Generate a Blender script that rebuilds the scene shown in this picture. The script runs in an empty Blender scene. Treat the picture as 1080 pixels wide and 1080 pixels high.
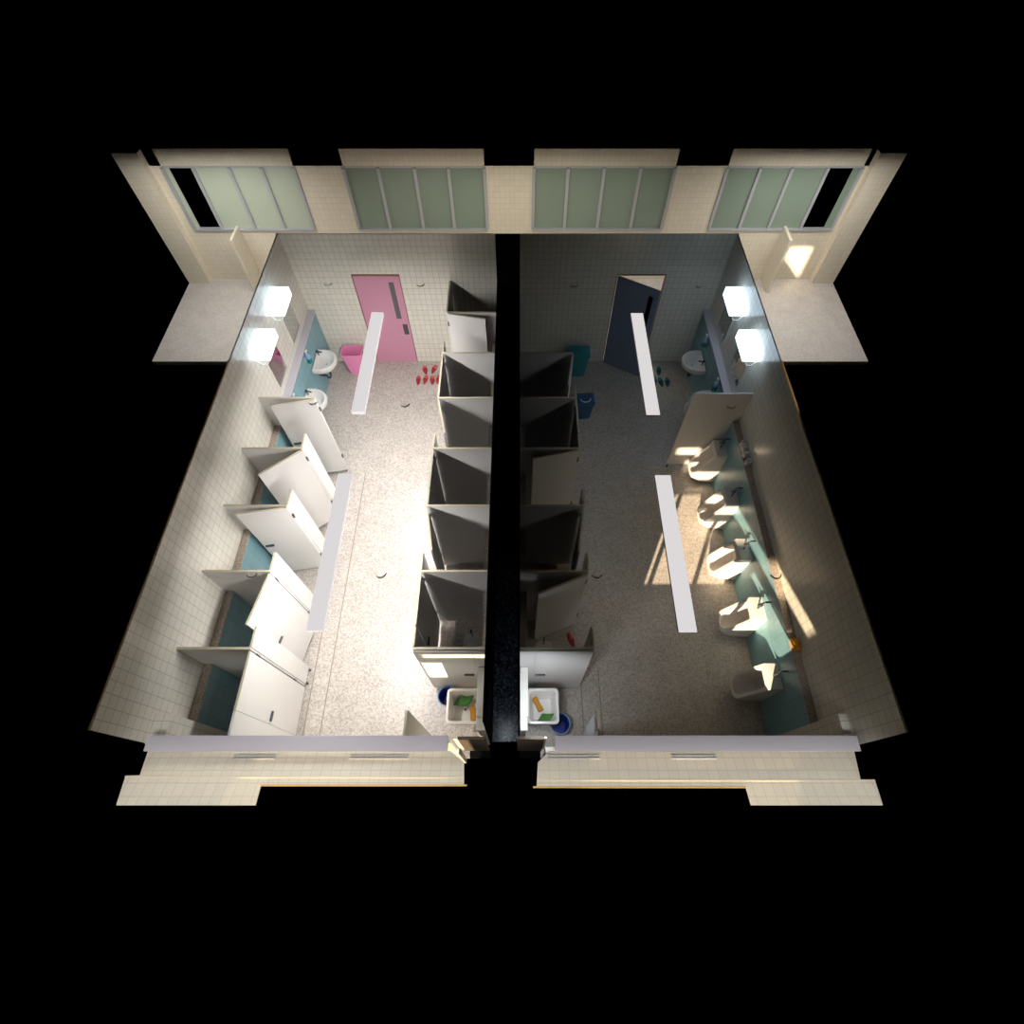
import bpy, bmesh, math, random
from mathutils import Vector, Matrix
random.seed(4)
S=bpy.context.scene; C=S.collection; PI=math.pi

# ------------------------------------------------------------------ helpers
def lin(c): return c/12.92 if c<=.04045 else ((c+.055)/1.055)**2.4
def rgb(r,g,b): return (lin(r/255),lin(g/255),lin(b/255),1)
def mat(name,col,rough=.5,metal=0,noise=0,nscale=30,emit=None,es=0,spec=.5,alpha=None,trans=0):
    m=bpy.data.materials.new(name); m.use_nodes=True; nt=m.node_tree; b=nt.nodes['Principled BSDF']
    b.inputs['Base Color'].default_value=col; b.inputs['Roughness'].default_value=rough; b.inputs['Metallic'].default_value=metal
    b.inputs['Specular IOR Level'].default_value=spec
    if trans: b.inputs['Transmission Weight'].default_value=trans
    if emit: b.inputs['Emission Color'].default_value=emit; b.inputs['Emission Strength'].default_value=es
    if noise:
        tc=nt.nodes.new('ShaderNodeNewGeometry'); n=nt.nodes.new('ShaderNodeTexNoise'); n.inputs['Scale'].default_value=nscale; n.inputs['Detail'].default_value=4
        nt.links.new(tc.outputs['Position'],n.inputs['Vector'])
        mx=nt.nodes.new('ShaderNodeMix'); mx.data_type='RGBA'
        mx.inputs[6].default_value=tuple(c*(1-noise) for c in col[:3])+(1,); mx.inputs[7].default_value=tuple(min(1,c*(1+noise)) for c in col[:3])+(1,)
        nt.links.new(n.outputs['Fac'],mx.inputs[0]); nt.links.new(mx.outputs[2],b.inputs['Base Color'])
    return m
def tile_mat(name,col,grout,sx=.1,sy=.12,sz=.115,rough=.25,w=.045,var=.05):
    m=bpy.data.materials.new(name); m.use_nodes=True; nt=m.node_tree; N=nt.nodes; L=nt.links; b=N['Principled BSDF']
    g=N.new('ShaderNodeNewGeometry'); sp=N.new('ShaderNodeSeparateXYZ'); L.new(g.outputs['Position'],sp.inputs[0])
    sn=N.new('ShaderNodeSeparateXYZ'); L.new(g.outputs['True Normal'],sn.inputs[0])
    def mth(op,a,bv=None,c=None):
        n=N.new('ShaderNodeMath'); n.operation=op
        for i,v in enumerate((a,bv,c)):
            if v is None: continue
            if isinstance(v,(int,float)): n.inputs[i].default_value=v
            else: L.new(v,n.inputs[i])
        return n.outputs[0]
    tot=None; cells=[]
    for i,s in enumerate((sx,sy,sz)):
        u=mth('DIVIDE',mth('ADD',sp.outputs[i],20.003),s)
        fr=mth('FRACT',u); d=mth('ABSOLUTE',mth('SUBTRACT',fr,.5))
        ln=mth('GREATER_THAN',d,.5-w)
        na=mth('LESS_THAN',mth('ABSOLUTE',sn.outputs[i]),.5)
        v=mth('MULTIPLY',ln,na); tot=v if tot is None else mth('MAXIMUM',tot,v)
        cells.append(mth('MULTIPLY',mth('FLOOR',u),na))
    cb=N.new('ShaderNodeCombineXYZ')
    for i in range(3): L.new(cells[i],cb.inputs[i])
    wn=N.new('ShaderNodeTexWhiteNoise'); L.new(cb.outputs[0],wn.inputs['Vector'])
    mv=N.new('ShaderNodeMix'); mv.data_type='RGBA'; L.new(wn.outputs['Value'],mv.inputs[0])
    mv.inputs[6].default_value=tuple(c*(1-var) for c in col[:3])+(1,); mv.inputs[7].default_value=tuple(min(1,c*(1+var)) for c in col[:3])+(1,)
    mx=N.new('ShaderNodeMix'); mx.data_type='RGBA'; L.new(tot,mx.inputs[0]); L.new(mv.outputs[2],mx.inputs[6]); mx.inputs[7].default_value=grout
    L.new(mx.outputs[2],b.inputs['Base Color'])
    rr=mth('MULTIPLY_ADD',tot,.4,rough); L.new(rr,b.inputs['Roughness'])
    return m
def speckle(name,base,dark,light,scale=45,rough=.35,dt=.36,lt=.66,bump=0):
    m=bpy.data.materials.new(name); m.use_nodes=True; nt=m.node_tree; N=nt.nodes; L=nt.links; b=N['Principled BSDF']
    g=N.new('ShaderNodeNewGeometry')
    v=N.new('ShaderNodeTexVoronoi'); v.inputs['Scale'].default_value=scale; L.new(g.outputs['Position'],v.inputs['Vector'])
    sp=N.new('ShaderNodeSeparateColor'); L.new(v.outputs['Color'],sp.inputs[0])
    r=N.new('ShaderNodeValToRGB'); r.color_ramp.interpolation='CONSTANT'; e=r.color_ramp.elements
    e[0].position=0; e[0].color=dark; e[1].position=dt; e[1].color=base
    x=e.new(lt); x.color=light
    x=e.new(.9); x.color=base
    L.new(sp.outputs[0],r.inputs[0])
    n=N.new('ShaderNodeTexNoise'); n.inputs['Scale'].default_value=3; L.new(g.outputs['Position'],n.inputs['Vector'])
    mx=N.new('ShaderNodeMix'); mx.data_type='RGBA'; mx.blend_type='MULTIPLY'; mx.inputs[0].default_value=.25
    L.new(r.outputs[0],mx.inputs[6]); L.new(n.outputs['Fac'],mx.inputs[7])
    L.new(mx.outputs[2],b.inputs['Base Color']); b.inputs['Roughness'].default_value=rough
    if bump:
        bp=N.new('ShaderNodeBump'); bp.inputs['Strength'].default_value=bump; bp.inputs['Distance'].default_value=.01
        L.new(sp.outputs[1],bp.inputs['Height']); L.new(bp.outputs[0],b.inputs['Normal'])
    return m

def box(bm,x0,x1,y0,y1,z0,z1,M=None,bev=0):
    x0,x1=sorted((x0,x1)); y0,y1=sorted((y0,y1)); z0,z1=sorted((z0,z1))
    vs=[bm.verts.new(p) for p in ((x0,y0,z0),(x1,y0,z0),(x1,y1,z0),(x0,y1,z0),(x0,y0,z1),(x1,y0,z1),(x1,y1,z1),(x0,y1,z1))]
    fs=[bm.faces.new([vs[i] for i in f]) for f in ((0,3,2,1),(4,5,6,7),(0,1,5,4),(1,2,6,5),(2,3,7,6),(3,0,4,7))]
    if bev:
        es=list({e for f in fs for e in f.edges})
        r=bmesh.ops.bevel(bm,geom=es,offset=bev,segments=2,affect='EDGES',profile=.6)
        vs=list({v for v in r['verts']}|{v for v in vs if v.is_valid})
    if M: bmesh.ops.transform(bm,matrix=M,verts=[v for v in vs if v.is_valid])
    return vs
def prism(bm,pts,axis,a0,a1):
    # pts 2D polygon, extruded along axis between a0 and a1
    def P(p,a):
        return {'x':(a,p[0],p[1]),'y':(p[0],a,p[1]),'z':(p[0],p[1],a)}[axis]
    A=[bm.verts.new(P(p,a0)) for p in pts]; B=[bm.verts.new(P(p,a1)) for p in pts]
    bm.faces.new(A); bm.faces.new(B[::-1]); n=len(pts)
    for i in range(n): bm.faces.new((A[i],B[i],B[(i+1)%n],A[(i+1)%n]))
    bmesh.ops.recalc_face_normals(bm,faces=bm.faces[:])
def loft(bm,rings,close=True,cap0=True,cap1=True):
    R=[[bm.verts.new(p) for p in r] for r in rings]; n=len(R[0])
    for a,b in zip(R,R[1:]):
        for i in range(n if close else n-1): bm.faces.new((a[i],a[(i+1)%n],b[(i+1)%n],b[i]))
    if cap0: bm.faces.new(R[0][::-1])
    if cap1: bm.faces.new(R[-1])
    bmesh.ops.recalc_face_normals(bm,faces=bm.faces[:])
def circ(cx,cy,z,r,n=24,ry=None): return [(cx+r*math.cos(2*PI*i/n),cy+(ry or r)*math.sin(2*PI*i/n),z) for i in range(n)]
def rrect(x0,x1,y0,y1,z,r,k=5):
    out=[]
    for (cx,cy,a) in ((x1-r,y1-r,0),(x0+r,y1-r,PI/2),(x0+r,y0+r,PI),(x1-r,y0+r,1.5*PI)):
        for i in range(k+1): t=a+PI/2*i/k; out.append((cx+r*math.cos(t),cy+r*math.sin(t),z))
    return out
def tube(bm,pts,r,n=10):
    pts=[Vector(p) for p in pts]; rings=[]
    for i,p in enumerate(pts):
        d=(pts[min(i+1,len(pts)-1)]-pts[max(i-1,0)]).normalized()
        up=Vector((0,0,1)) if abs(d.z)<.9 else Vector((1,0,0))
        a=d.cross(up).normalized(); b=d.cross(a)
        rings.append([tuple(p+a*r*math.cos(2*PI*k/n)+b*r*math.sin(2*PI*k/n)) for k in range(n)])
    loft(bm,rings)
def obj(name,bm,m,parent=None,smooth=False,loc=None):
    me=bpy.data.meshes.new(name); bm.to_mesh(me); bm.free(); me.materials.append(m)
    if smooth:
        for p in me.polygons: p.use_smooth=True
        try: me.set_sharp_from_angle(angle=math.radians(30))
        except Exception: pass
    o=bpy.data.objects.new(name,me); C.objects.link(o)
    if parent is not None: o.parent=parent
    if loc is not None: o.location=loc
    return o
def thing(name,label,cat,loc=(0,0,0),rz=0,group=None):
    o=bpy.data.objects.new(name,None); C.objects.link(o); o.empty_display_size=.1
    o.location=loc; o.rotation_euler=(0,0,rz); o['label']=label; o['category']=cat
    if group: o['group']=group
    return o
def tag(o,label,cat,group=None):
    o['label']=label; o['category']=cat
    if group: o['group']=group
    return o
def dup(root,loc,rz,label,group=None):
    r=root.copy(); C.objects.link(r); r.location=loc; r.rotation_euler=(0,0,rz); r['label']=label
    if group: r['group']=group
    for ch in list(root.children):
        c=ch.copy(); C.objects.link(c); c.parent=r
        for g in ch.children:
            d=g.copy(); C.objects.link(d); d.parent=c
    return r
def struct(name,bm,m,parent=None):
    o=obj(name,bm,m,parent)
    if parent is None: o['kind']='structure'
    return o
def sbox(name,m,*a,**k):
    bm=bmesh.new(); box(bm,*a,**k); return struct(name,bm,m)

# ------------------------------------------------------------------ materials
M={}
M['tile']=tile_mat('cream_wall_tile',rgb(226,222,210),rgb(176,172,160),w=.03,var=.03,rough=.16)
M['ctile']=tile_mat('warm_cream_tile',rgb(232,223,204),rgb(208,198,178),w=.03,var=.025)
M['blue']=tile_mat('teal_panel_tile',rgb(126,168,178),rgb(112,150,160),sx=.2,sy=.2,sz=.2,rough=.35,w=.015)
M['floor']=speckle('terrazzo_floor',rgb(202,193,184),rgb(182,172,162),rgb(214,207,200),scale=52,rough=.36,dt=.28)
M['cfloor']=speckle('corridor_floor',rgb(222,216,212),rgb(212,205,200),rgb(228,222,218),scale=50,rough=.5)
M['ledge']=speckle('ledge_stone',rgb(194,180,166),rgb(170,156,142),rgb(206,194,182),scale=80,rough=.5)
M['navy']=speckle('navy_mosaic',rgb(44,52,66),rgb(26,31,41),rgb(84,94,110),scale=48,rough=.25,bump=.8)
M['panel']=mat('panel_laminate',rgb(218,215,212),.42,noise=.03,nscale=3)
M['edge']=mat('panel_edge',rgb(205,196,170),.5,noise=.04,nscale=20)
M['metal']=mat('dark_metal',rgb(92,94,96),.35,metal=.6,noise=.08)
M['chrome']=mat('chrome',rgb(110,112,118),.18,metal=1,noise=.04)
M['porcelain']=mat('porcelain',rgb(232,228,224),.12,noise=.015,nscale=4)
M['rail']=mat('rail_paint',rgb(206,200,208),.5,noise=.02,nscale=5)
M['trim']=mat('cream_trim',rgb(238,226,196),.5,noise=.03)
M['orange_edge']=mat('edge_light_leak',rgb(226,186,120),.6,noise=.03)  # orange light leaking along the outer edges, put into the colour
M['void']=mat('flat_black',rgb(7,7,9),.9,spec=.05,noise=.02)
M['pink']=mat('pink_door_paint',rgb(206,146,170),.45,noise=.03,nscale=3)
M['pinkframe']=mat('brown_frame',rgb(150,96,84),.5,noise=.03)
M['bluedoor']=mat('blue_door_paint',rgb(134,146,174),.45,noise=.03,nscale=3)
M['grey']=mat('grey_glass',rgb(96,96,98),.3,noise=.05)
M['pinkp']=mat('pink_plastic',rgb(232,142,186),.4,noise=.03,nscale=4)
M['tealp']=mat('teal_plastic',rgb(56,150,158),.4,noise=.04,nscale=4)
M['bluep']=mat('blue_plastic',rgb(52,96,140),.4,noise=.04,nscale=4)
M['deepblue']=mat('deep_blue_plastic',rgb(18,46,150),.35,noise=.04,nscale=4)
M['rimblue']=mat('pale_blue_plastic',rgb(130,170,206),.35,noise=.04,nscale=4)
M['white']=mat('white_plastic',rgb(228,226,220),.4,noise=.02,nscale=5)
M['soap']=mat('teal_soap',rgb(20,132,128),.15,noise=.05)
M['mirror']=mat('mirror_glass',rgb(200,200,198),.04,metal=1,noise=.01)
M['lamp']=mat('lamp_diffuser',rgb(255,255,255),.5,noise=.01,emit=(.76,.89,1,1),es=3.0)
M['lampr']=mat('cool_lamp_diffuser',rgb(255,255,255),.5,noise=.01,emit=(.66,.84,1,1),es=3.2)
M['bar']=mat('glowing_bar_housing',rgb(225,214,218),.5,noise=.01,emit=(1,.96,.965,1),es=.72)  # glow added so housing tops look lit, also on the unlit right bars
M['pane']=mat('frosted_green_pane',rgb(140,156,142),.25,noise=.06,nscale=2)
M['paneb']=mat('pale_green_pane',rgb(190,200,182),.25,noise=.06,nscale=2)
M['frame']=mat('window_frame_paint',rgb(186,188,192),.4,metal=.2,noise=.03)
M['red']=mat('red_slipper',rgb(216,92,98),.5,noise=.06)
M['redd']=mat('dark_red_footbed',rgb(170,54,62),.6,noise=.06)
M['tslip']=mat('teal_slipper',rgb(34,122,120),.5,noise=.06)
M['tslipd']=mat('dark_teal_footbed',rgb(18,82,84),.6,noise=.06)
M['green']=mat('green_cloth',rgb(70,120,54),.8,noise=.15,nscale=60)
M['yellow']=mat('ochre_sponge',rgb(182,130,44),.9,noise=.15,nscale=80)
M['orange']=mat('orange_sponge',rgb(222,146,30),.8,noise=.1,nscale=60)
M['paper']=mat('tissue_paper',rgb(226,222,214),.9,noise=.04,nscale=40)
M['brown']=mat('dark_brown_door',rgb(82,70,58),.6,noise=.08,nscale=8)
M['groove']=mat('floor_joint',rgb(150,136,120),.6,noise=.05)
M['cistern']=mat('shelf_white',rgb(222,220,212),.5,noise=.03)

XL,XE,XR=-3.91,-.40,3.51; YS,YN=.84,8.28; ZC=2.75; ZP=1.9

# ------------------------------------------------------------------ setting
bm=bmesh.new(); box(bm,XL-.018,-.68,YS,YN,-.1,0); box(bm,-.68,XE,1.1,YN,-.1,0); struct('floor',bm,M['floor'])
bm=bmesh.new(); box(bm,.28,XR+.018,YS,YN,-.1,0); box(bm,0,.28,1.1,YN,-.1,0); struct('floor',bm,M['floor'])
bm=bmesh.new(); box(bm,XE+.02,-.02,1.04,3.9,-.06,.0); o=struct('floor',bm,M['navy'])
bm=bmesh.new(); box(bm,-7.55,7.15,YN,10.95,-.1,0); o=struct('floor',bm,M['cfloor'])
bm=bmesh.new(); box(bm,-.68,XE,YS,1.1,-.1,0); box(bm,0,.28,YS,1.1,-.1,0); struct('floor',bm,M['void'])  # black patch: shadow by the mop sinks, painted into the entrance floor
# north wall of the two rooms (with openings)
pl=(-2.93,-2.09); pr=(1.68,2.54); T=.018
def wall_open(name,x0,x1,d,zt):
    bm=bmesh.new(); box(bm,x0,d[0],YN,YN+T,0,ZC); box(bm,d[1],x1,YN,YN+T,0,ZC); box(bm,d[0],d[1],YN,YN+T,zt,ZC)
    return struct(name,bm,M['tile'])
wall_open('wall_north',XL-.03,XE,pl,2.02); wall_open('wall_north',0,XR+.03,pr,2.02)
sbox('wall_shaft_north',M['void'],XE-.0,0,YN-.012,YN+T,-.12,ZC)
sbox('wall_left',M['tile'],XL-.018,XL,.78,YN,0,ZC)
sbox('wall_right',M['tile'],XR,XR+.018,.76,YN,0,ZC)
sbox('trim_1',M['orange_edge'],XL-.022,XL-.008,.78,5.45,ZC,ZC+.012)
sbox('trim_2',M['orange_edge'],XR+.008,XR+.022,.76,5.45,ZC,ZC+.012)
# pipe shaft between the rooms: thin walls, black inside
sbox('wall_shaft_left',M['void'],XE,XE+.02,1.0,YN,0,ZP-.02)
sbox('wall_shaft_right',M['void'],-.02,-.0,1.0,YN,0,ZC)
# ledges
def ledge(n,x0,x1,y0,y1,zt,front,mt,mf,over=0):
    bm=bmesh.new(); box(bm,x0,x1,y0,y1,0,zt-.02); o=struct('wall_ledge_'+n,bm,mf)
    a,b=(x0,x1+over) if front>0 else (x0-over,x1)
    bm=bmesh.new(); box(bm,a,b,y0,y1,zt-.02,zt,bev=.003); t=struct('ledge_top',bm,mt,o); return o
ledge('left_stalls',XL,-3.81,1.07,5.56,1.27,1,M['ledge'],M['blue'])
ledge('left_basins',XL,-3.81,5.58,YN,1.28,1,M['rail'],M['blue'],.03)
ledge('right_urinals',3.41,XR,1.07,5.64,1.27,-1,M['ledge'],M['blue'])
ledge('right_basins',3.41,XR,5.66,YN,1.28,-1,M['rail'],M['blue'],.03)
ledge('centre_left',-.49,XE,1.8,YN,1.25,-1,M['ledge'],M['panel'])
ledge('centre_right',0,.09,1.8,6.5,1.25,1,M['ledge'],M['panel'])
sbox('wall_pillar_left',M['tile'],XL,-3.73,YS,1.07,0,1.91)
sbox('wall_pillar_right',M['tile'],3.41,XR,YS,1.07,0,1.91)
# south wall: low wall, window openings with posts, sill rail and sloping tiled sill
WLX=[-3.83,-3.32,-2.67,-1.99,-1.33,-.72]; WRX=[.30,.92,1.63,2.29,2.94,3.46]
for nm,xa,xb,xs in (('left',-3.91,-.72,WLX),('right',.30,3.51,WRX)):
    sbox('wall_south_'+nm,M['tile'],xa,xb,.77,YS,0,1.09)
    bm=bmesh.new()
    for x in (xs[:-1] if nm=='left' else xs[1:]): box(bm,x-.03,x+.03,.78,.82,1.09,1.93)
    f=struct('window_%d'%(1 if nm=='left' else 2),bm,M['frame'])
    sbox('wall_south_end_'+nm,M['tile'],*((-3.91,-3.32) if nm=='left' else (2.94,3.51)),.77,YS,1.09,1.93)
    sbox('trim_%d'%(3 if nm=='left' else 4),M['rail'],xa+.06,xb-.02,.69,YS,1.975,2.0,bev=.004)
# frosted panes closing the left window, only the sash by the entrance stands open
wf=bpy.data.objects['window_1']
for a,b in ((-3.29,-2.70),(-2.64,-2.02),(-1.96,-1.62),(-1.30,-.73)):
    bm=bmesh.new(); box(bm,a,b,.79,.80,1.1,1.92); obj('pane',bm,M['paneb'],wf)
def slope_z(y): return 1.90+(.69-y)*.38
def sill(name,poly,m):
    bm=bmesh.new()
    A=[bm.verts.new((x,y,slope_z(y))) for x,y in poly]; B=[bm.verts.new((x,y,slope_z(y)-.012)) for x,y in poly]
    bm.faces.new(A); bm.faces.new(B[::-1]); n=len(poly)
    for i in range(n): bm.faces.new((A[i],A[(i+1)%n],B[(i+1)%n],B[i]))
    bmesh.ops.recalc_face_normals(bm,faces=bm.faces[:]); return struct(name,bm,m)
sill('wall_sill_left',[(-3.87,.715),(-.72,.705),(-.571,.592),(-.552,.374),(-2.563,.374),(-2.545,.20),(-3.885,.20),(-3.955,.466),(-3.815,.469)],M['ctile'])
sill('wall_sill_right',[(.31,.705),(3.48,.715),(3.40,.431),(3.54,.431),(3.495,.20),(2.227,.20),(2.231,.36),(.165,.36),(.185,.592)],M['ctile'])
sill('trim_5',[(-3.955,.462),(-.56,.457),(-.56,.442),(-3.95,.447)],M['trim']).location.z=.005
sill('trim_6',[(.185,.434),(3.538,.428),(3.535,.414),(.185,.42)],M['trim']).location.z=.005
sill('trim_7',[(-2.563,.384),(-.525,.384),(-.525,.368),(-2.563,.368)],M['orange_edge']).location.z=.004
sill('trim_8',[(.13,.368),(2.231,.368),(2.231,.352),(.13,.352)],M['orange_edge']).location.z=.004
# slim window tracks lying on the sill
for k,(x0,x1) in enumerate(((-2.95,-2.52),(-1.75,-1.15),(.29,.82),(1.56,2.02))):
    bm=bmesh.new()
    for j,y in enumerate((.66,.63)): box(bm,x0,x1,y-.006,y+.006,slope_z(y)+.0,slope_z(y)+.01)
    o=struct('trim_%d'%(9+k),bm,M['frame'])
# entrance between the two rooms
for nm,xa,xb in (('left',-.66,-.37),('right',-.03,.26)):
    sbox('door_%d'%(3 if nm=='left' else 4),M['brown'],xa,xb,.82,.85,.9,1.86)
sbox('trim_13',M['trim'],-.725,-.66,.83,.85,.95,1.86); sbox('trim_14',M['trim'],.262,.285,.83,.85,.95,1.86)
# corridor north wall with window bands
YC=10.92; MX=1.013
bm=bmesh.new(); box(bm,-7.55,7.15,YC,YC+.05,0,1.17)
for a,b in ((-7.55,-6.85),(-4.33,-3.38),(-.68,.27),(2.98,3.98),(6.56,7.15)): box(bm,a,b,YC,YC+.05,1.17,ZC)
box(bm,-7.55,7.15,YC,YC+.05,2.45,ZC)
struct('wall_corridor_north',bm,M['ctile'])
sbox('wall_corridor_pier_left',M['ctile'],-7.55,-7.07,10.76,YC,0,ZC)
sbox('wall_corridor_pier_right',M['ctile'],6.66,7.15,10.76,YC,0,ZC)
wn=5
for gi,xs in enumerate(([-6.85,-6.26,-5.57,-4.95,-4.33],[-3.38,-2.72,-2.02,-1.37,-.68],[.27,.93,1.62,2.32,2.98],[3.98,4.61,5.22,5.90,6.56])):
    bm=bmesh.new(); x0,x1=xs[0],xs[-1]
    box(bm,x0,x1,YC-.05,YC+.04,1.17,1.21); box(bm,x0,x1,YC-.0,YC+.04,2.41,2.45)
    for x in xs: box(bm,x-.03,x+.03,YC-.03,YC+.04,1.2,2.42)
    f=struct('window_%d'%(3+gi),bm,M['frame'])
    for i in range(4):
        if (gi==0 and i==0): a,b=xs[0]+.03,xs[0]+.12
        elif gi==3 and i==3: a,b=xs[-1]-.16,xs[-1]-.03
        else: a,b=xs[i]+.03,xs[i+1]-.03
        bm=bmesh.new(); box(bm,a,b,YC+.012,YC+.02,1.21,2.41); obj('pane',bm,M['paneb'] if gi==0 else M['pane'],f)
# low fin walls in the corridor
sbox('wall_fin_left',M['ctile'],-5.96,-5.91,10.42,YC,0,1.26)
sbox('wall_fin_right',M['ctile'],5.54,5.60,10.42,YC,0,1.26)
# floor joints
for k,(x,y0,y1) in enumerate(((-3.0,.84,5.5),(-2.765,.84,5.5),(.885,.84,2.0),(1.145,.84,2.05))):
    sbox('trim_%d'%(15+k),M['groove'],x-.007,x+.007,y0,y1,0,.003)
# raised stall floors
sbox('floor_step_left',M['floor'],-.97,-.49,1.80,6.48,0,.14)
sbox('floor_step_right',M['floor'],.09,.60,1.80,6.48,0,.10)
# added unseen blocker south of the building, cut to shape the sun patches
def build_sun_blocker():
    y=-4.0; k=.445
    z_at=lambda zw: zw+(.77-y)*SL
    xs=lambda x: x-(.77-y)*k
    # stepped lower edge: (x at the window line, height of the light at the window line)
    prof=[(-14,0),(-2.75,0),(-2.75,2.03),(-1.65,2.03),(-1.65,2.28),(-.75,2.28),(-.75,2.03),(-.58,2.03),(-.58,0),(.47,0),(.47,2.74),(.93,2.74),(.93,2.38),(2.94,2.38),(2.94,1.8),(9,1.8)]
    pts=[(xs(x),(z_at(z) if z>0 else 1.2)) for x,z in prof]
    pts=pts+[(xs(9),6.35),(xs(-14),6.35)]
    bm=bmesh.new(); prism(bm,pts,'y',y,y-.2)
    for a,b,c,d in ((xs(-14),-.87,6.35,7.27),(-.27,xs(9),6.35,7.27),(xs(-14),xs(9),7.27,13)): box(bm,a,b,y,y-.2,c,d)
    box(bm,xs(.44),xs(.96),y,y-.2,z_at(2.38),z_at(2.48))
    box(bm,xs(.44),xs(.70),y,y-.2,1.2,z_at(2.40))
    box(bm,xs(.10),xs(3.54),y,y-.2,z_at(1.95),z_at(2.08))
    prism(bm,[(-.87,6.35),(-.27,6.35),(-.27,6.45),(-.87,7.05)],'y',y,y-.2)
    box(bm,xs(-2.75),xs(-.58),y,y-.2,z_at(1.95),z_at(2.06))
    return struct('sun_blocker',bm,M['void'])
SL=.43
build_sun_blocker()

# ------------------------------------------------------------------ doors of the rooms
d=thing('room_door','closed pink door with a narrow glass slit in the left room','door',(-2.92,YN+.02,0))
bm=bmesh.new(); box(bm,.012,.818,-.02,.02,.005,1.985); obj('door_leaf',bm,M['pink'],d)
bm=bmesh.new(); box(bm,0,.012,-.03,.02,0,2.01); box(bm,.818,.83,-.03,.02,0,2.01); box(bm,.012,.818,-.03,.02,1.988,2.01); obj('door_frame',bm,M['pinkframe'],d)
bm=bmesh.new(); box(bm,.61,.70,-.026,-.02,1.08,1.86); obj('glass_slit',bm,M['grey'],d)
bm=bmesh.new(); box(bm,.69,.78,-.03,-.02,.71,.95,bev=.003); obj('push_plate',bm,M['metal'],d)
d=thing('room_door','blue door swung inwards from the back wall of the right room','door',(1.71,YN,0))
Lf=bpy.data.objects.new('hinge_side',None); C.objects.link(Lf); bpy.data.objects.remove(Lf)
RZ=Matrix.Rotation(-math.radians(31),4,'Z')
def rb(name,m,*a,par=d,**k):
    bm=bmesh.new(); box(bm,*a,M=RZ,**k); return obj(name,bm,m,par)
rb('door_leaf',M['bluedoor'],0,.80,-.02,.02,.008,1.985)
rb('glass_slit',M['void'],.62,.70,-.026,.026,1.05,1.84)
rb('push_plate',M['metal'],.68,.77,-.03,-.02,.75,.98,bev=.003)
bm=bmesh.new(); box(bm,-.03,-.015,-.01,.05,0,2.02); box(bm,.815,.83,-.01,.05,0,2.02); box(bm,-.015,.815,-.01,.05,2.0,2.02); 
struct('trim_19',bm,M['pinkframe']).location=(1.71,YN,0)

# ------------------------------------------------------------------ toilet stalls
TH=.025
ords=['first','second','third','fourth','fifth','sixth','seventh']
def divider(label,y,xw,xo,lw,strip=None,edge_side=1,notch=1.25,group=None):
    # xw wall side, xo outer side, lw ledge front x (or None); strip=(x, y0, y1)
    t=thing('stall_divider',label,'partition',(xo,y,0),0,group)
    s=1 if xw>xo else -1
    bm=bmesh.new()
    prism(bm,[(0,.1),(lw-xo-.004*(1 if xw>xo else -1),.1),(lw-xo-.004*(1 if xw>xo else -1),ZP),(0,ZP)],'y',-TH/2,TH/2); obj('divider_panel',bm,M['panel'],t)
    bm=bmesh.new(); prism(bm,[(lw-xo-.004*(1 if xw>xo else -1),notch+.005),(xw-xo,notch+.005),(xw-xo,ZP),(lw-xo-.004*(1 if xw>xo else -1),ZP)],'y',-TH/2,TH/2); obj('wall_end_panel',bm,M['panel'],t)
    bm=bmesh.new(); box(bm,0,xw-xo,-TH/2-.002,TH/2+.002,ZP,ZP+.006); obj('edge_strip',bm,M['edge'],t)
    if strip:
        bm=bmesh.new(); box(bm,-TH/2,TH/2,TH/2,strip,.1,ZP); obj('front_strip',bm,M['panel'],t)
        bm=bmesh.new(); box(bm,-TH/2-.001,TH/2+.001,TH/2+.003,strip,ZP,ZP+.006); obj('edge_strip',bm,M['edge'],t)
        for yy in (.04,strip-.03):
            bm=bmesh.new(); loft(bm,[circ(0,yy,0,.018,10),circ(0,yy,.1,.014,10)]); obj('foot',bm,M['metal'],t,True)
    else:
        bm=bmesh.new(); loft(bm,[circ(s*.04,0,0,.018,10),circ(s*.04,0,.1,.014,10)]); obj('foot',bm,M['metal'],t,True)
    return t
def stall_door(label,hx,hy,fx,fy,handle_side,group,z0=.1):
    L=math.hypot(fx-hx,fy-hy); a=math.atan2(fy-hy,fx-hx)
    t=thing('stall_door',label,'door',(hx,hy,0),a,group)
    bm=bmesh.new(); box(bm,.006,L,-.011,.011,z0,ZP); obj('door_panel',bm,M['panel'],t)
    bm=bmesh.new(); box(bm,.006,L,-.0125,.0125,ZP,ZP+.006); obj('edge_strip',bm,M['edge'],t)
    for z in (.45,1.65):
        bm=bmesh.new(); loft(bm,[circ(.0,0,z,.017,8),circ(.0,0,z+.07,.017,8)]); 
        bmesh.ops.translate(bm,vec=(-.004,0,0),verts=bm.verts[:]); obj('hinge',bm,M['metal'],t,True)
    s=handle_side
    bm=bmesh.new(); box(bm,L-.15,L-.03,s*.011,s*.035,.99,1.02,bev=.004); obj('handle',bm,M['metal'],t)
    return t
YD=[5.56,4.62,3.68,2.74,1.78]
GW='stall dividers along the left outer wall'; GE='stall dividers along the centre of the left room'; GM='stall dividers in the right room'
for i,y in enumerate(YD):
    divider('%s stall divider from the basins along the left outer wall'%ords[i],y,XL,-3.07,-3.81,None if i==0 else .26,notch=1.27,group=GW)
t=thing('stall_front_strip','narrow white front strip by the window end of the left outer stalls','partition',(-3.07,YS,0))
bm=bmesh.new(); box(bm,-TH/2,TH/2,.0,.265,.1,ZP); obj('strip_panel',bm,M['panel'],t)
bm=bmesh.new(); loft(bm,[circ(0,.23,0,.018,10),circ(0,.23,.1,.014,10)]); obj('foot',bm,M['metal'],t,True)
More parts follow.
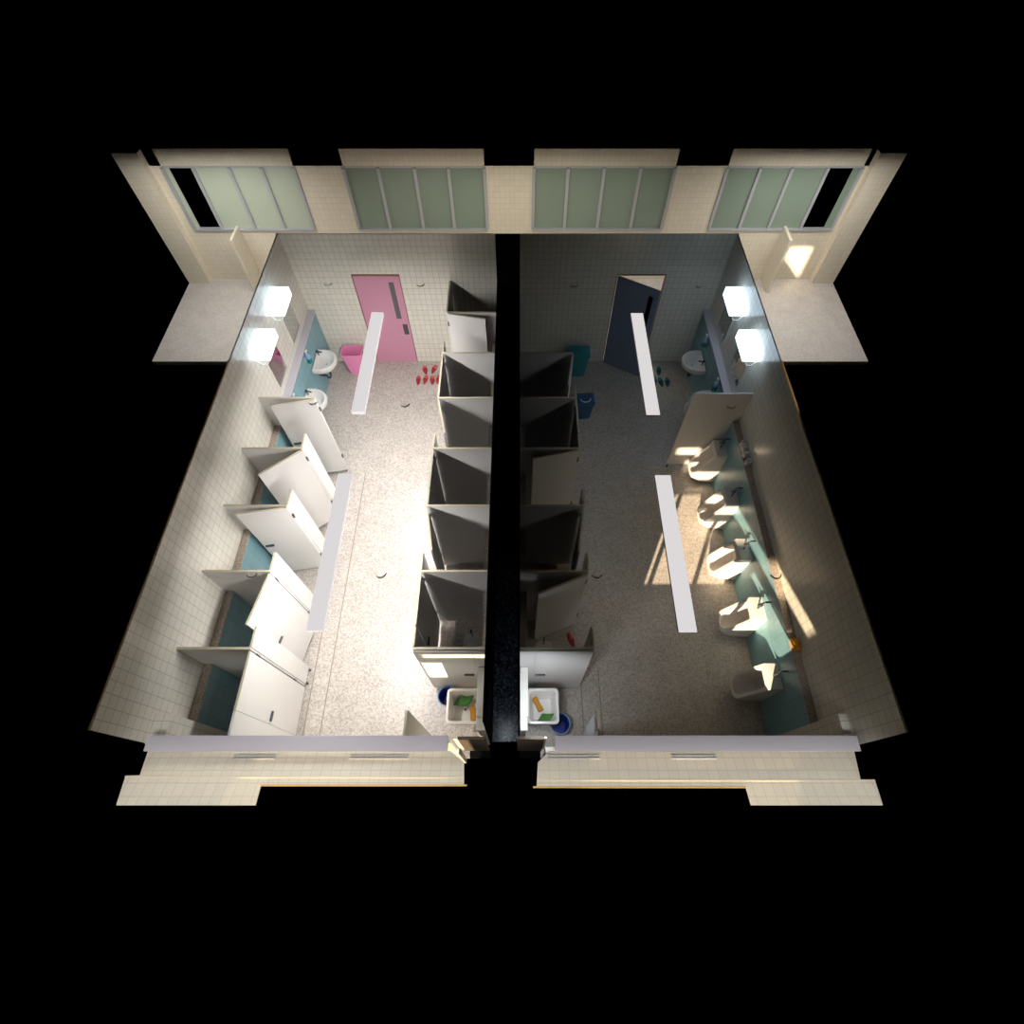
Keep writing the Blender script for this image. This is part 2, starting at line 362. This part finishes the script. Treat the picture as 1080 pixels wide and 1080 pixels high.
DW=[((-3.05,5.53),(-3.69,5.40),'half folded back against the divider next to the basins'),((-3.06,4.59),(-3.57,4.17),'standing diagonally open, second from the basins'),
    ((-3.06,3.65),(-3.71,3.55),'opened flat inwards, third from the basins'),((-3.07,2.71),(-3.19,2.06),'slightly ajar, fourth from the basins'),((-3.07,1.75),(-3.07,1.11),'shut, last one by the window end')]
for h,f,s in DW: stall_door('white stall door in the left outer row, '+s,*h,*f,1,'doors of the left outer stalls')
YE=[7.45,6.5]+YD
for i,y in enumerate(YE):
    divider('%s stall divider from the back wall in the centre row of the left room'%ords[i],y,XE,-1.22,-.49,.26,group=GE)
DE=[((-1.22,YN-.02),(-1.22,7.72),'shut, against the back wall'),((-1.205,7.42),(-.57,7.29),'folded inwards, second from the back wall'),((-1.22,6.47),(-1.22,5.83),'shut, third from the back wall'),
    ((-1.22,5.53),(-1.08,4.89),'slightly ajar, fourth from the back wall'),((-1.22,4.59),(-1.22,3.95),'shut, fifth from the back wall'),((-1.22,3.65),(-1.11,3.02),'slightly ajar, sixth from the back wall'),
    ((-1.22,2.71),(-1.22,2.05),'shut, seventh from the back wall')]
for h,f,s in DE: stall_door('white stall door in the centre row of the left room, '+s,*h,*f,1,'doors of the centre stalls')
YM=[6.5]+YD
for i,y in enumerate(YM):
    divider('%s stall divider from the back wall in the right room'%ords[i],y,.003,.84,.09,None if i==0 else .26,group=GM)
DM=[((.84,6.47),(.74,5.83),'slightly ajar, nearest the blue bin'),((.84,5.53),(.84,4.90),'shut, second from the back'),((.825,4.58),(.18,4.44),'opened flat inwards, third from the back'),
    ((.83,3.65),(.74,3.0),'slightly ajar, fourth from the back'),((.825,2.69),(.22,2.45),'half open above the red slipper')]
for h,f,s in DM: stall_door('white stall door in the right room, '+s,*h,*f,(-1 if fx_<.5 else 1) if (fx_:=f[0]) else 1,'doors of the right room stalls')
# end panels with closet doors
def end_closet(label,x0,x1,xs,hx,par_label):
    t=thing('closet_front',label,'partition',(x0,1.755,0))
    bm=bmesh.new(); box(bm,0,xs-x0,-.012,.0,.08,1.895); obj('closet_door',bm,M['panel'],t)
    bm=bmesh.new(); box(bm,xs-x0+.006*(1 if x1>xs else -1),x1-x0,-.012,.0,.08,1.895); obj('side_panel',bm,M['panel'],t)
    bm=bmesh.new(); box(bm,hx[0]-x0,hx[1]-x0,-.035,-.012,.85,.885,bev=.004); obj('handle',bm,M['metal'],t)
end_closet('white closet front facing the mop sink of the left room',-1.22,XE,-.55,(-.72,-.59),'')
end_closet('white closet front facing the mop sink of the right room',.84,.0,.185,(.20,.33),'')
for x,l in ((-1.22,'short white screen by the entrance of the left room'),(.84,'short white screen by the entrance of the right room')):
    t=thing('entrance_screen',l,'partition',(x,YS,0))
    bm=bmesh.new(); box(bm,-TH/2,TH/2,0,.27,.08,ZP); obj('screen_panel',bm,M['panel'],t)
    bm=bmesh.new(); box(bm,-TH/2,TH/2,0,.27,ZP,ZP+.006); obj('edge_strip',bm,M['edge'],t)
    bm=bmesh.new(); loft(bm,[circ(0,.24,0,.018,10),circ(0,.24,.08,.014,10)]); obj('foot',bm,M['metal'],t,True)
t=thing('privacy_screen','tall cream screen between the urinals and the basins','partition',(2.62,5.65,0))
bm=bmesh.new(); prism(bm,[(0,.1),(.79,.1),(.79,1.285),(.89,1.285),(.89,ZP),(0,ZP)],'y',-TH/2,TH/2); obj('screen_panel',bm,M['panel'],t)
for x in (.03,.45):
    bm=bmesh.new(); loft(bm,[circ(x,0,0,.018,10),circ(x,0,.1,.014,10)]); obj('foot',bm,M['metal'],t,True)

# ------------------------------------------------------------------ squat toilets
def squat(label,x,y,z):
    t=thing('squat_toilet',label,'toilet',(x,y,z))
    bm=bmesh.new(); a=.1;b=.24
    def R(k,zz,dz=0):
        return [(p[0]*k,p[1]*k,zz) for p in rrect(-a,a,-b,b,0,.07)]
    loft(bm,[R(1.3,0),R(1.3,.02),R(1.2,.035),R(1.0,.03),R(.9,.006),R(.6,.003)]); obj('bowl',bm,M['porcelain'],t,True)
    bm=bmesh.new(); tube(bm,[(-.0,.27,.01),(0,.27,.3),(0,.22,.34)],.012); obj('flush_pipe',bm,M['chrome'],t,True)
squat('white squat toilet inside the centre stall nearest the left mop sink',-.70,2.2,.14)
squat('white squat toilet in the left room stall sixth from the back wall',-.73,3.1,.14)
squat('white squat toilet behind the half open door in the right room',.35,2.1,.10)
squat('white squat toilet in the right room stall fourth from the back',.35,3.1,.10)

# ------------------------------------------------------------------ urinals
def make_urinal(label,y):
    t=thing('urinal',label,'urinal',(3.41,y,0),0,'urinals along the teal wall')
    n=40
    def path(hw,z0,z1,rt,rb):
        # rounded rectangle in (y,z), starting top right, constant count
        out=[]
        for (cy,cz,a,r) in ((hw-rt,z1-rt,0,rt),(-hw+rt,z1-rt,PI/2,rt),(-hw+rb,z0+rb,PI,rb),(hw-rb,z0+rb,1.5*PI,rb)):
            for i in range(10):
                th=a+PI/2*i/9; out.append((cy+r*math.cos(th),cz+r*math.sin(th)))
        return out
    def xf(z,k=0):   # front profile
        z=max(.0,min(.82,z)); u=min(1,(.82-z)/.62)
        return -(.17+.27*u)+k
    o0=path(.17,.0,.82,.012,.06); rings=[]
    rings.append([(-.0,p[0],p[1]) for p in o0])
    oa=path(.172,.01,.82,.012,.12); rings.append([(xf(p[1])*.62,p[0],p[1]) for p in oa])
    ob=path(.172,.09,.82,.012,.165); rings.append([(xf(p[1],.03 if p[1]<.3 else .008),p[0],p[1]) for p in ob])
    oc=path(.170,.15,.818,.012,.16); rings.append([(xf(p[1],.002),p[0],p[1]) for p in oc])
    o1=path(.160,.175,.81,.012,.155); rings.append([(xf(p[1]),p[0],p[1]) for p in o1])
    o2=path(.130,.21,.745,.03,.125); rings.append([(xf(p[1],.004),p[0],p[1]) for p in o2])
    o3=path(.120,.215,.735,.03,.115); rings.append([(xf(p[1],.02),p[0],p[1]-.01) for p in o3])
    low=lambda z,k: z-k*max(0,min(1,(.45-z)/.25))
    o4=path(.114,.215,.72,.03,.11); rings.append([(xf(p[1])*.84,p[0],low(p[1],.11)) for p in o4])
    o4=path(.108,.22,.70,.04,.10); rings.append([(xf(p[1])*.5-.02,p[0],low(p[1],.12)) for p in o4])
    o5=path(.09,.23,.68,.05,.07); rings.append([(-.08,p[0],low(p[1],.09)) for p in o5])
    o6=path(.05,.22,.6,.03,.03); rings.append([(-.055,p[0],p[1]) for p in o6])
    bm=bmesh.new(); loft(bm,rings); obj('urinal_body',bm,M['porcelain'],t,True)
    bm=bmesh.new(); tube(bm,[(-.09,0,.82),(-.09,0,1.02),(-.07,0,1.05),(0,0,1.05)],.013); obj('flush_pipe',bm,M['metal'],t,True)
    bm=bmesh.new(); loft(bm,[circ(-.09,0,.92,.024,12),circ(-.09,0,.97,.024,12)]); box(bm,-.14,-.08,-.01,.01,.94,.96); obj('flush_valve',bm,M['metal'],t,True)
    return t
for y,l in ((5.45,'white urinal nearest the tall cream screen'),(4.51,'second white urinal from the tall cream screen'),(3.59,'middle one of the five white urinals'),(2.66,'second white urinal from the window end'),(1.73,'white urinal nearest the window end, below the orange sponge')):
    make_urinal(l,y)

# ------------------------------------------------------------------ basins
def basin(label,x,y,side):
    t=thing('wash_basin',label,'basin',(x,y,0),0 if side>0 else PI)
    def D(k,z,ox=0):
        out=[]
        w=.27;dp=.41
        for i in range(28):
            a=-PI/2+PI*i/27; out.append((.10+(dp-.10)*k*math.cos(a)*1.0+ox,w*k*math.sin(a),z))
        out.append((.10-.09*k+ox,w*k,z)); out.append((.10-.09*k+ox,-w*k,z)); return out
    bm=bmesh.new(); loft(bm,[D(.45,.56),D(.8,.64),D(.98,.72),D(1,.79),D(.98,.80),D(.86,.80),D(.80,.775),D(.6,.70),D(.25,.68)]); obj('bowl',bm,M['porcelain'],t,True)
    bm=bmesh.new(); loft(bm,[circ(.2,0,.681,.016,12),circ(.2,0,.685,.016,12)]); obj('drain',bm,M['metal'],t,True)
    bm=bmesh.new(); tube(bm,[(.065,.12,.80),(.065,.12,.87),(.08,.12,.885),(.15,.10,.88)],.012); 
    box(bm,.04,.07,.10,.14,.885,.90); obj('faucet',bm,M['chrome'],t,True)
    bm=bmesh.new(); tube(bm,[(.2,0,.56),(.2,0,.42),(.19,-.03,.38),(.15,-.04,.38),(.13,-.04,.44),(.0,-.04,.46)],.022); obj('trap_pipe',bm,M['metal'],t,True)
    return t
basin('white half-round basin nearest the pink door',-3.81,7.50,1); basin('second white basin in the left room, beside the first stall',-3.81,6.52,1)
basin('white half-round basin nearest the blue door',3.41,7.48,-1); basin('second right-room basin, mostly behind the tall cream screen',3.41,6.48,-1)
def dispenser(label,x,y,s):
    t=thing('soap_bottle',label,'soap dispenser',(x,y,1.02))
    bm=bmesh.new(); loft(bm,[circ(0,0,.0,.045,16),circ(0,0,.10,.05,16)]); obj('liquid',bm,M['soap'],t,True)
    bm=bmesh.new(); loft(bm,[circ(0,0,.10,.048,16),circ(0,0,.16,.045,16),circ(0,0,.19,.02,16)]); obj('bottle_top',bm,M['rimblue'],t,True)
    bm=bmesh.new(); loft(bm,[circ(0,0,.19,.012,10),circ(0,0,.235,.012,10)]); box(bm,-.015,.015,-.01,.045,.235,.25); obj('pump',bm,M['white'],t,True)
    bm=bmesh.new(); box(bm,-s*.061,-s*.045,-.03,.03,.02,.12); obj('bracket',bm,M['white'],t)
dispenser('teal soap bottle on the left wall behind the far basin',-3.75,7.21,1); dispenser('teal soap bottle on the left wall near the first stall',-3.75,6.2,1)
dispenser('teal soap bottle on the right wall nearest the back wall',3.35,7.62,-1); dispenser('teal soap bottle on the right wall beside the cream screen',3.35,6.55,-1)
for x0,y0,y1,l,s in ((XL,7.22,7.70,'mirror above the left basin near the back wall',1),(XL,6.2,6.68,'mirror above the left basin near the stalls',1),(XR,7.22,7.70,'mirror above the right basin near the back wall',-1),(XR,6.15,6.68,'mirror above the right basin by the cream screen',-1)):
    t=thing('wall_mirror',l,'mirror',(x0,y0,1.42))
    bm=bmesh.new(); box(bm,0,s*.012,0,y1-y0,0,.52); obj('backing',bm,M['white'],t)
    bm=bmesh.new(); box(bm,s*.012,s*.015,.008,y1-y0-.008,.008,.512); obj('glass',bm,M['mirror'],t)
LP=((XL,6.88,1,'glowing box lamp on the left wall nearer the back wall'),(XL,5.92,1,'glowing box lamp on the left wall nearer the stalls'),(XR,6.88,-1,'glowing box lamp on the right wall nearer the back wall'),(XR,5.90,-1,'glowing box lamp on the right wall above the cream screen'))
for x,y,s,l in LP:
    t=thing('wall_lamp',l,'lamp',(x,y,2.2))
    bm=bmesh.new(); box(bm,s*.002,s*.26,0,.50,.10,.25); obj('diffuser',bm,M['lamp'] if s>0 else M['lampr'],t)
    bm=bmesh.new(); box(bm,0,s*.02,.04,.46,.04,.099); obj('back_plate',bm,M['white'],t)
    bm=bmesh.new(); tube(bm,[(s*.02,.02,.08),(s*.10,-.01,.02),(s*.14,.03,-.01)],.012); obj('pull_bar',bm,M['white'],t,True)

# ------------------------------------------------------------------ ceiling lights and round fittings
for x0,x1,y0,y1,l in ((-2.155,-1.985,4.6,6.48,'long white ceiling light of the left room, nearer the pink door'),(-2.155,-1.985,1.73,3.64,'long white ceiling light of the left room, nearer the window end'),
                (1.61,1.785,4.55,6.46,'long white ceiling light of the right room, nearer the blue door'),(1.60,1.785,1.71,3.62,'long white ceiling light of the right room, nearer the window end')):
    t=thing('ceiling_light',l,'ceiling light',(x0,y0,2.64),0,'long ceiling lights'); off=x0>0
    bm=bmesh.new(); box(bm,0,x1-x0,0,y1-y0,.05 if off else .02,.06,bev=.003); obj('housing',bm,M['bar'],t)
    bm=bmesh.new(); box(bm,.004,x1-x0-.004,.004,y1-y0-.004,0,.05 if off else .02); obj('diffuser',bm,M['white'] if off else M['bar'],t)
for x,y,l in ((-2.90,7.12,'by the back wall left of the pink door'),(-1.5,7.1,'by the back wall right of the pink door'),(.82,7.08,'by the back wall over the teal bin'),(2.71,7.07,'by the back wall right of the blue door'),
    (-2.67,4.77,'over the second left basin'),(-1.48,4.73,'over the middle of the left room'),(2.71,4.70,'in front of the tall cream screen'),
    (-2.85,2.36,'over the left outer stalls'),(-1.48,2.36,'over the near half of the left room floor'),(.82,2.36,'over the half open stall door of the right room'),(2.72,2.35,'over the urinals')):
    bm=bmesh.new(); n=18; r=.055
    pin=[];pout=[]
    A0,A1=math.radians(195),math.radians(355)
    rings=[]
    for i in range(n+1):
        a=A0+(A1-A0)*i/n; w=.004+.006*math.sin(PI*i/n); c,s_=math.cos(a),math.sin(a)
        rings.append([((r)*c,(r)*s_,0),((r+w)*c,(r+w)*s_,0),((r+w)*c,(r+w)*s_,.02),(r*c,r*s_,.02)])
    loft(bm,rings); o=obj('ceiling_ring',bm,M['white'],loc=(x,y,2.7)); tag(o,'thin white curved rim '+l,'ceiling fitting','round ceiling fittings')

# ------------------------------------------------------------------ bins
def tapered(bm,w,d,h,tw,th=.008,z0=0,inner=True):
    def R(hw,hd,z): return rrect(-hw,hw,-hd,hd,z,.02,3)
    rings=[R(w/2*tw,d/2*tw,z0),R(w/2,d/2,h)]
    if inner: rings+= [R(w/2+.012,d/2+.012,h),R(w/2+.012,d/2+.012,h+.012),R(w/2-th,d/2-th,h+.012),R(w/2*tw-th,d/2*tw-th,z0+.02)]
    loft(bm,rings)
t=thing('waste_bin','open pink waste bin by the back wall of the left room','bin',(-3.27,8.02,0))
bm=bmesh.new(); tapered(bm,.38,.27,.52,.72); obj('bin_body',bm,M['pinkp'],t,True)
t=thing('waste_bin','teal bin with closed lid against the back wall of the right room','bin',(1.14,7.96,0))
bm=bmesh.new(); tapered(bm,.40,.28,.53,.72); obj('bin_body',bm,M['tealp'],t,True)
bm=bmesh.new(); loft(bm,[rrect(-.22,.22,-.16,.16,.545,.03,3),rrect(-.22,.22,-.16,.16,.575,.03,3),rrect(-.17,.17,-.11,.11,.60,.03,3)]); obj('lid',bm,M['tealp'],t,True)
bm=bmesh.new(); tube(bm,[(-.08,.03,.60),(-.06,0,.625),(0,-.01,.635),(.06,0,.625),(.08,.03,.60)],.008); obj('lid_handle',bm,M['tealp'],t,True)
t=thing('waste_bin','blue bin with white handle beside the first right-room stall','bin',(1.21,6.86,0),math.radians(4))
bm=bmesh.new(); tapered(bm,.30,.26,.40,.76); obj('bin_body',bm,M['bluep'],t,True)
bm=bmesh.new(); loft(bm,[rrect(-.17,.17,-.15,.15,.413,.03,3),rrect(-.17,.17,-.15,.15,.44,.03,3),rrect(-.12,.12,-.10,.10,.46,.03,3)]); obj('lid',bm,M['bluep'],t,True)
bm=bmesh.new(); tube(bm,[(.09*math.cos(a),-.02+.08*math.sin(a),.47) for a in [PI+PI*i/10 for i in range(11)]],.009); obj('lid_handle',bm,M['white'],t,True)
t=thing('container','white rounded jug under the basin beside the cream screen','container',(3.22,6.95,0))
bm=bmesh.new(); loft(bm,[circ(0,0,0,.08,20),circ(0,0,.14,.09,20),circ(0,0,.2,.07,20),circ(0,0,.24,.03,20)]); obj('jug_body',bm,M['porcelain'],t,True)
bm=bmesh.new(); loft(bm,[circ(0,0,.24,.034,14),circ(0,0,.265,.034,14)]); obj('cap',bm,M['white'],t,True)

# ------------------------------------------------------------------ slippers
def slipper(mu,ms):
    def foot(k,z):
        out=[]
        for i in range(24):
            a=2*PI*i/24; y=.12*math.sin(a)*k; w=(.043+.008*math.sin(a))*k
            out.append((w*math.cos(a),y,z))
        return out
    t=thing('slipper','','slipper')
    bm=bmesh.new(); loft(bm,[foot(.95,0),foot(1,.008),foot(1,.02),foot(.93,.026)]); obj('sole',bm,ms,t,True)
    bm=bmesh.new(); rings=[]
    for j in range(6):
        y=-.005+.1*j/5; w=.049*math.sqrt(max(.02,1-(max(0,y)/.118)**2)); h=.05-.02*j/5
        rings.append([(w*math.cos(a),y,.018+h*math.sin(a)) for a in [PI*i/8 for i in range(9)]]+[(.9*w*math.cos(a),y,.018+(h-.006)*math.sin(a)) for a in [PI-PI*i/8 for i in range(9)]])
    loft(bm,rings); obj('strap',bm,mu,t,True); return t
first=slipper(M['red'],M['redd'])
LSL=[(-1.92,8.03,15,'back row, left one of the red slippers by the pink door'),(-1.74,8.05,-18,'back row, right one of the red slippers by the pink door'),(-2.03,7.75,0,'front row, leftmost red slipper by the pink door'),(-1.89,7.76,-8,'front row, second red slipper from the left'),(-1.75,7.745,4,'front row, third red slipper from the left'),(-1.63,7.76,-3,'front row, rightmost red slipper, partly behind the stalls')]
used=False
for x,y,a,l in LSL:
    if not used: first.location=(x,y,0); first.rotation_euler=(0,0,math.radians(a)); first['label']=l; first['group']='red slippers by the pink door'; used=True
    else: dup(first,(x,y,0),math.radians(a),l,'red slippers by the pink door')
s=dup(first,(.77,2.46,0),math.radians(18),'single red slipper in the right room below the half open stall door'); del s['group']
f2=slipper(M['tslip'],M['tslipd'])
TS=[(2.81,8.0,-4,'teal slipper alone in the back row by the blue door'),(2.68,7.72,0,'front row, leftmost teal slipper, half under the ceiling light'),(2.81,7.70,10,'front row, middle teal slipper by the blue door'),(2.94,7.70,-2,'front row, rightmost teal slipper by the blue door')]
for i,(x,y,a,l) in enumerate(TS):
    if i==0: f2.location=(x,y,0); f2.rotation_euler=(0,0,math.radians(a)); f2['label']=l; f2['group']='teal slippers by the blue door'
    else: dup(f2,(x,y,0),math.radians(a),l,'teal slippers by the blue door')

# ------------------------------------------------------------------ mop sinks, shelves, buckets
def sink(label,xw,x0,x1,y0,y1):
    lo,hi=min(x0,x1),max(x0,x1)
    t=thing('mop_sink',label,'sink',((lo+hi)/2,(y0+y1)/2,0)); w=(hi-lo)/2; d_=(y1-y0)/2
    bm=bmesh.new(); r=.05
    def R(k,z): 
        return rrect(-w+k,w-k,-d_+k,d_-k,z,max(.02,r-k*.3),5)
    loft(bm,[R(.07,.42),R(.02,.55),R(0,.72),R(0,.745),R(.008,.75),R(.03,.75),R(.036,.74),R(.05,.60),R(.09,.50)]); obj('basin',bm,M['porcelain'],t,True)
    bm=bmesh.new(); loft(bm,[circ(0,0,.5,.018,12),circ(0,0,.505,.018,12)]); obj('drain',bm,M['metal'],t,True)
    bm=bmesh.new(); loft(bm,[circ(0,0,0,.035,14),circ(0,0,.43,.04,14)]); obj('drain_pipe',bm,M['metal'],t,True)
sink('white mop sink of the left room beside the dark shaft',XE,-.945,-.497,1.15,1.59)
sink('white mop sink of the right room beside the dark shaft',0,.09,.50,1.15,1.59)
for xa,xb,l in ((-.52,-.405,'cream boxed shelf behind the left mop sink'),(.003,.10,'bright white boxed shelf behind the right mop sink')):
    t=thing('pipe_shelf',l,'shelf',(xa,1.0,0))
    bm=bmesh.new(); box(bm,.03 if xa<0 else 0,xb-xa-(0 if xa<0 else .03),.0,.72,.0,1.2); obj('casing',bm,M['panel'],t)
    bm=bmesh.new(); box(bm,0,xb-xa,.15,.735,1.2,1.25,bev=.004); obj('shelf_top',bm,M['cistern'],t)
    bm=bmesh.new(); box(bm,0,xb-xa-.008,.0,.15,1.19,1.235,bev=.004); obj('end_cap',bm,M['cistern'],t)
for x,y,l in ((-1.0,1.59,'deep blue bucket under the left mop sink'),(.545,1.23,'deep blue bucket under the right mop sink')):
    t=thing('bucket',l,'bucket',(x,y,0))
    bm=bmesh.new(); loft(bm,[circ(0,0,0,.095),circ(0,0,.27,.13),circ(0,0,.27,.12),circ(0,0,.012,.086)]); obj('bucket_body',bm,M['deepblue'],t,True)
    bm=bmesh.new(); loft(bm,[circ(0,0,.262,.131),circ(0,0,.285,.138),circ(0,0,.288,.130),circ(0,0,.27,.121)],cap0=False,cap1=False); obj('rim',bm,M['rimblue'],t,True)
def cloth(label,x,y,z,rz,w,h,hx,hy):
    t=thing('scouring_pad',label,'scourer',(x,y,z),rz)
    bm=bmesh.new(); n=8
    g=[[bm.verts.new(((i/n-.5)*w+(j/n-.5)*.07,(j/n-.5)*h,.012*math.sin(i*1.1)*math.cos(j*.9)+.02)) for j in range(n+1)] for i in range(n+1)]
    for i in range(n):
        for j in range(n): bm.faces.new((g[i][j],g[i+1][j],g[i+1][j+1],g[i][j+1]))
    r=bmesh.ops.extrude_face_region(bm,geom=bm.faces[:]); bmesh.ops.translate(bm,vec=(0,0,-.016),verts=[v for v in r['geom'] if isinstance(v,bmesh.types.BMVert)])
    bmesh.ops.recalc_face_normals(bm,faces=bm.faces[:])
    obj('pad',bm,M['green'],t,True)
    bm=bmesh.new(); tube(bm,[(hx*.55,hy*.55,.025),(hx,hy,.06),(hx*1.25,hy*1.3,.075)],.010); obj('handle',bm,M['tslip'],t,True)
def sponge(label,x,y,z,rz,s=1,m='yellow'):
    def R(k,z_): 
        out=[]
        for i in range(28):
            a=2*PI*i/28; yy=.10*math.sin(a); w=.042+.016*abs(math.sin(a))**2-.010*(1-abs(math.sin(a)))
            xx=(1 if math.cos(a)>=0 else -1)*abs(math.cos(a))**.6*w
            out.append((xx*k*s,yy*k*s,z_))
        return out
    bm=bmesh.new(); loft(bm,[R(.92,0),R(1,.01),R(1,.035),R(.92,.045)]); o=obj('sponge',bm,M[m],loc=(x,y,z),smooth=True); o.rotation_euler=(0,0,rz); tag(o,label,'sponge'); return o
cloth('green scouring pad lying in the left mop sink',-.74,1.47,.555,-.08,.19,.14,-.07,.10)
cloth('green scouring pad lying in the right mop sink',.335,1.255,.555,math.radians(180),.16,.10,-.06,.09)
sponge('ochre sponge lying in the left mop sink',-.615,1.31,.555,math.radians(8),1.0)
sponge('ochre sponge lying in the right mop sink',.235,1.42,.555,math.radians(28),1.0)
bm=bmesh.new(); loft(bm,[rrect(-.035,.035,-.07,.07,0,.02,4),rrect(-.04,.04,-.075,.075,.02,.02,4),rrect(-.04,.04,-.075,.075,.07,.02,4),rrect(-.03,.03,-.065,.065,.085,.02,4)])
o=obj('sponge',bm,M['orange'],loc=(3.46,2.0,1.272),smooth=True); tag(o,'orange sponge block on the stone ledge above the last urinal','sponge')
# toilet paper rolls on the ledge
def roll(x,y,z,stand,l,g):
    bm=bmesh.new()
    n=20
    ro,ri,h=.048,.018,.09
    loft(bm,[circ(0,0,0,ro,n),circ(0,0,h,ro,n),circ(0,0,h,ri,n),circ(0,0,.001,ri,n)])
    o=obj('toilet_roll',bm,M['paper'],loc=(x,y,z),smooth=True); tag(o,l,'toilet roll',g)
    if not stand: o.rotation_euler=(0,math.radians(90),.3); o.location.z=z+.048; o.location.x=x-.045
    return o
G='toilet rolls on the urinal ledge'
roll(3.46,5.15,1.272,True,'toilet roll standing furthest back on the urinal ledge',G)
roll(3.46,4.80,1.272,True,'toilet roll standing closest to the window end on the urinal ledge',G)
roll(3.46,4.93,1.272,False,'toilet roll lying on its side between the standing rolls',G)
roll(3.46,5.04,1.272,False,'toilet roll lying on its side next to the furthest standing roll',G)

# ------------------------------------------------------------------ lights
def area(name,loc,sx,sy,power,col,rot=(0,0,0),spread=None):
    l=bpy.data.lights.new(name,'AREA'); l.shape='RECTANGLE'; l.size=sx; l.size_y=sy; l.energy=power; l.color=col
    if spread: l.spread=spread
    o=bpy.data.objects.new(name,l); C.objects.link(o); o.location=loc; o.rotation_euler=rot; return o
W=(1,.975,.955)
area('light_left_far',(-2.07,5.54,2.62),.16,1.8,84,W,spread=math.radians(172)); area('light_left_near',(-2.07,2.68,2.62),.16,1.8,84,W,spread=math.radians(172))
area('light_right_far',(1.70,5.5,2.62),.16,1.8,4,(.9,.95,1)); area('light_right_near',(1.70,2.68,2.62),.16,1.8,2.5,(1,.95,.88))
area('corridor_left',(-5.8,9.5,2.7),2.6,1.4,60,(1,.97,.91)); area('corridor_right',(5.5,9.5,2.7),2.4,1.4,60,(1,.96,.89)); area('corridor_mid',(-.2,9.6,2.7),5,1.0,46,(1,.94,.83))
area('fill_sink_right',(.22,.98,2.1),.2,.2,5.5,(.86,.93,1),(math.radians(24),0,math.radians(6)),spread=math.radians(120))  # added fill over the right mop sink, no fixture there
area('fill_shaft',(-.21,1.3,1.15),.08,.3,1.1,(.85,.92,1))  # added fill that brightens the shaft floor, not a real lamp
area('fill_south',(-.2,.0,2.95),8,.3,16,(1,.985,.97),(math.radians(26),0,0),spread=math.radians(70))  # added unseen fill panel brightening the south sill and rail
az=math.radians(24)
s=bpy.data.lights.new('sun','SUN'); s.energy=12.5; s.color=(1,.79,.54); s.angle=math.radians(.5)
so=bpy.data.objects.new('sun',s); C.objects.link(so)
dirv=Vector((math.sin(az),math.cos(az),-SL*math.cos(az)))
so.rotation_euler=dirv.to_track_quat('-Z','Y').to_euler(); so.location=(-3,-6,8)
w=bpy.data.worlds.new('world'); S.world=w; w.use_nodes=True; w.node_tree.nodes['Background'].inputs[0].default_value=(0,0,0,1); w.node_tree.nodes['Background'].inputs[1].default_value=0

# ------------------------------------------------------------------ camera
cd=bpy.data.cameras.new('camera'); cam=bpy.data.objects.new('camera',cd); C.objects.link(cam); S.camera=cam
cam.location=(0,0,8); cam.rotation_euler=(math.radians(30.425),0,0)
cd.sensor_width=36; cd.sensor_fit='HORIZONTAL'; cd.lens=36*570.1/1080; cd.shift_x=-8.3/1080
cd.clip_start=.05; cd.clip_end=100
S.view_settings.view_transform='Standard'; S.view_settings.look='None'; S.view_settings.exposure=0; S.view_settings.gamma=1
